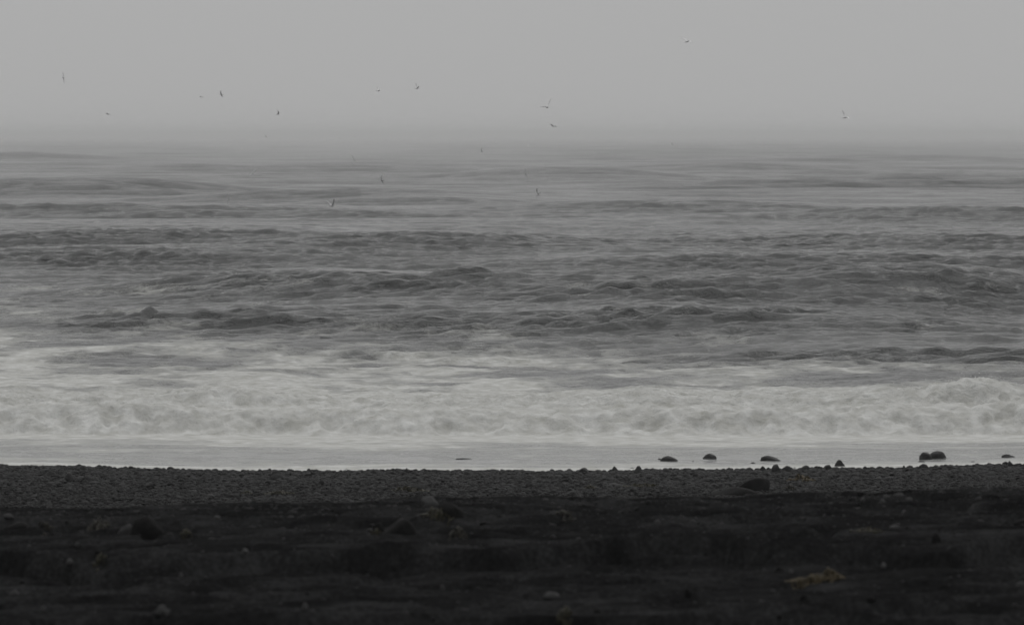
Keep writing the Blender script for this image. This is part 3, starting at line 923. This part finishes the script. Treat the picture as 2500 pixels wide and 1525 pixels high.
weed(1380, 1512, 34, 20, M_WEED_OLIVE, 'brownish weed tuft at the bottom edge right of the middle', 34, 0.5, 17, 0.009)
weed(2120, 1295, 60, 8, M_WEED_OLIVE, 'thin olive weed strip above the dark ridge at right', 40, 0.4, 18, 0.010)
weed(1380, 1263, 40, 10, M_WEED_DARK, 'dark weed wisp on the sand right of the weed draped rock', 34, 0.5, 19, 0.010)

# ------------------------------------------------------------------ spray over the rollers
drop = bpy.data.meshes.new('spray_drop')
bm = bmesh.new(); bmesh.ops.create_icosphere(bm, subdivisions=1, radius=1.0)
for v in bm.verts: v.co *= 1 + 0.25 * mnoise.noise(v.co * 2.3)
for f in bm.faces: f.smooth = True
bm.to_mesh(drop); bm.free(); drop.materials.append(M_FOAM)
pts, scs = [], []
def throw(xc, yc, n, spread, hmax):
    for k in range(n):
        x = xc + rng.normal() * spread; y = yc + rng.normal() * 0.3
        z0 = float(full_sea(np.array([[x]]), np.array([[y]]))[0, 0])
        pts.append((x, y, z0 + hmax * rng.random() ** 2.2))
        scs.append(rng.uniform(0.003, 0.009))
for (u, d, n, sp_, h) in [(1590, D_B, 90, 0.35, 0.14), (1700, D_B + 3, 50, 0.5, 0.12), (2380, D_B, 160, 0.7, 0.16), (2230, D_B, 70, 0.5, 0.13),
                          (540, D_B, 90, 0.7, 0.10), (1800, D_B + 2, 40, 0.5, 0.12), (250, D_F, 70, 0.7, 0.09), (1500, D_F, 50, 1.0, 0.06),
                          (2480, D_F, 80, 0.6, 0.10), (1950, D_B, 50, 1.0, 0.08), (700, D_F, 40, 1.2, 0.05), (1150, D_B, 50, 1.6, 0.07)]:
    throw((u - 1250) / F * d, d, n, sp_, h)
pts, scs = np.array(pts), np.array(scs)
scatter('spray', pts, np.zeros_like(pts), np.stack([scs * 1.4, scs, scs], 1), np.zeros(len(pts)), [drop], 'white spray thrown up by the breaking rollers')

# ------------------------------------------------------------------ birds
def bird_mesh(left, right, fold=0.0, tail=1.0):
    """left / right: (inner, outer) wing angles above the horizontal, degrees. Nose towards +Y, wingspan 1.1 m."""
    bm = bmesh.new()
    secs = [(-0.24, 0.010, 0.030), (-0.17, 0.022, 0.036), (-0.10, 0.042, 0.046), (-0.01, 0.060, 0.060), (0.08, 0.052, 0.054),
            (0.135, 0.034, 0.034), (0.17, 0.034, 0.032), (0.20, 0.025, 0.024), (0.222, 0.013, 0.013), (0.262, 0.005, 0.006)]
    N = 10
    def loft(rings):
        rv = [[bm.verts.new(p) for p in ring] for ring in rings]
        for a, b in zip(rv[:-1], rv[1:]):
            for i in range(len(a)):
                bm.faces.new((a[i], a[(i + 1) % len(a)], b[(i + 1) % len(a)], b[i]))
        bm.faces.new(rv[0][::-1]); bm.faces.new(rv[-1])
    loft([[(rx * math.cos(6.2832 * i / N), y, (0.012 if y > 0.12 else 0) + rz * math.sin(6.2832 * i / N)) for i in range(N)] for y, rz, rx in secs])
    # tail fan
    loft([[(sx_ * wv, y, sz_) for sx_, sz_ in ((-1, -0.012), (1, -0.012), (1, 0.012), (-1, 0.012))] for y, wv in ((-0.15, 0.03), (-0.22, 0.05), (-0.29, 0.072 * tail))])
    for sgn, (ai, ao) in ((-1, left), (1, right)):
        rings, x, z = [], 0.02, 0.022
        prev = 0.0
        for s_, ch, sweep in ((0, 0.165, 0.0), (0.12, 0.165, 0.015), (0.24, 0.15, 0.03), (0.34, 0.13, 0.015), (0.44, 0.10, -0.02), (0.51, 0.065, -0.06), (0.55, 0.03, -0.10)):
            a = math.radians(ai if s_ <= 0.24 else ao)
            x += (s_ - prev) * math.cos(a); z += (s_ - prev) * math.sin(a); prev = s_
            th = 0.016 if s_ < 0.3 else 0.013
            na = (-math.sin(a), math.cos(a))
            yc = 0.03 + sweep - fold * s_
            ring = []
            for (cy, ct) in ((0.5, 0), (0.25, 1), (-0.2, 0.8), (-0.5, 0.35), (-0.5, -0.35), (-0.2, -0.8), (0.25, -1)):
                ring.append((sgn * (x + na[0] * ct * th), yc + cy * ch, z + na[1] * ct * th))
            rings.append(ring)
        loft(rings)
    bmesh.ops.recalc_face_normals(bm, faces=bm.faces)
    me = bpy.data.meshes.new('gull')
    bm.to_mesh(me); bm.free()
    return me

# u, v, apparent span or height px, distance, heading (deg, 0 = away over the sea), roll, pitch, left wing, right wing, material, label
B = [
    (154, 190, 520, 25, 78, 0, (16, 4), (8, -14), M_BIRD_DARK, 'gull banking edge on at far left of the sky, wings upright'),
    (264, 279, 620, 70, 12, 0, (8, -8), (14, 2), M_BIRD_GREY, 'small gull gliding flat, lower far left of the sky'),
    (491, 237, 780, 55, 5, 0, (20, -10), (12, -20), M_BIRD_GREY, 'tiny faint gull just left of a slightly larger one at left'),
    (541, 231, 620, 80, 0, 0, (42, 60), (-25, -40), M_BIRD_GREY, 'gull with one wing raised beside the tiny faint one at left'),
    (678, 279, 560, -80, 0, 0, (62, 78), (40, 20), M_BIRD_GREY, 'gull with wings raised in a peak, left of the sky centre'),
    (924, 222, 580, -70, -10, 0, (40, 68), (10, -20), M_BIRD_GREY, 'gull flapping to the left of the tall winged one near the middle'),
    (1018, 216, 540, -65, -8, 5, (66, 84), (20, 4), M_BIRD_GREY, 'gull with one wing held straight up near the middle of the sky'),
    (651, 334, 900, 60, 10, 0, (22, 0), (30, 8), M_BIRD_GREY, 'tiny gull on the horizon left of centre'),
    (906, 350, 900, 80, 0, 0, (10, -20), (10, -20), M_BIRD_GREY, 'tiny dot like gull just under the horizon left of centre'),
    (1336, 262, 345, 14, -6, -4, (10, -2), (56, 64), M_BIRD_DARK, 'largest gull, wings in a wide V above the middle of the sea'),
    (1351, 308, 520, 58, 10, 0, (14, 6), (20, -22), M_BIRD_DARK, 'gull gliding flat right below the largest one'),
    (1676, 102, 385, -50, 14, 6, (26, 10), (24, -20), M_BIRD_DARK, 'highest gull, gliding near the top right of the sky'),
    (2062, 287, 400, -52, 12, 0, (48, 66), (14, -14), M_BIRD_DARK, 'lone gull low in the right part of the sky'),
    (1177, 370, 728, 84, 8, 0, (60, 78), (34, 10), M_BIRD_DARK, 'faint gull with raised wings just below the horizon at the middle'),
    (862, 388, 728, 30, 55, 0, (18, 8), (22, 2), M_BIRD_DARK, 'thin gull banking diagonally over the sea left of the middle'),
    (617, 424, 559, 45, -34, 0, (14, -10), (24, 6), M_BIRD_DEEP, 'gull tilting low over the far waves at left centre'),
    (932, 440, 585, 78, 58, 10, (22, 40), (30, 12), M_BIRD_DEEP, 'small gull banking upright over the waves left of the middle'),
    (1283, 425, 559, 10, 82, 0, (14, 2), (14, 2), M_BIRD_DEEP, 'gull banking upright before the distant dark swell at the middle'),
    (556, 488, 494, 8, 86, 0, (10, 0), (10, 0), M_BIRD_DEEP, 'tall thin gull banking vertically over grey waves at left'),
    (810, 503, 380, -45, -16, 0, (48, 60), (44, 52), M_BIRD_DEEP, 'darkest gull skimming the waves with wings raised, left of the middle'),
    (945, 490, 520, 50, -20, 0, (62, 76), (8, -26), M_BIRD_DEEP, 'gull with one wing high skimming waves right of the darkest one'),
    (1313, 471, 520, 74, 40, 0, (20, 8), (22, 10), M_BIRD_GREY, 'faint small gull over pale water below the upright middle one'),
    (2306, 530, 546, 12, 74, 0, (12, 0), (12, -6), M_BIRD_DEEP, 'lone gull banking upright over the waves at far right'),
    (1290, 357, 900, 80, 0, 0, (8, -10), (8, -10), M_BIRD_GREY, 'tiny flat gull just under the horizon right of the middle'),
    (1642, 353, 900, 60, 20, 0, (24, 0), (20, -6), M_BIRD_GREY, 'tiny faint gull at the horizon below the highest one'),
]
for (u, v, d, yaw_, roll_, pit, lw, rw, mat, lab) in B:
    me = bird_mesh(lw, rw)
    me.materials.append(mat)
    o = bpy.data.objects.new('gull', me)
    o.location = at_dist(u, v, d)
    o.rotation_euler = (Matrix.Rotation(math.radians(yaw_), 4, 'Z') @ Matrix.Rotation(math.radians(roll_), 4, 'Y') @ Matrix.Rotation(math.radians(pit), 4, 'X')).to_euler()
    COL.objects.link(o)
    md = o.modifiers.new('skin', 'REMESH'); md.mode = 'VOXEL'; md.voxel_size = 0.013; md.use_smooth_shade = True
    tag(o, lab, 'gull', 'gulls over the sea')
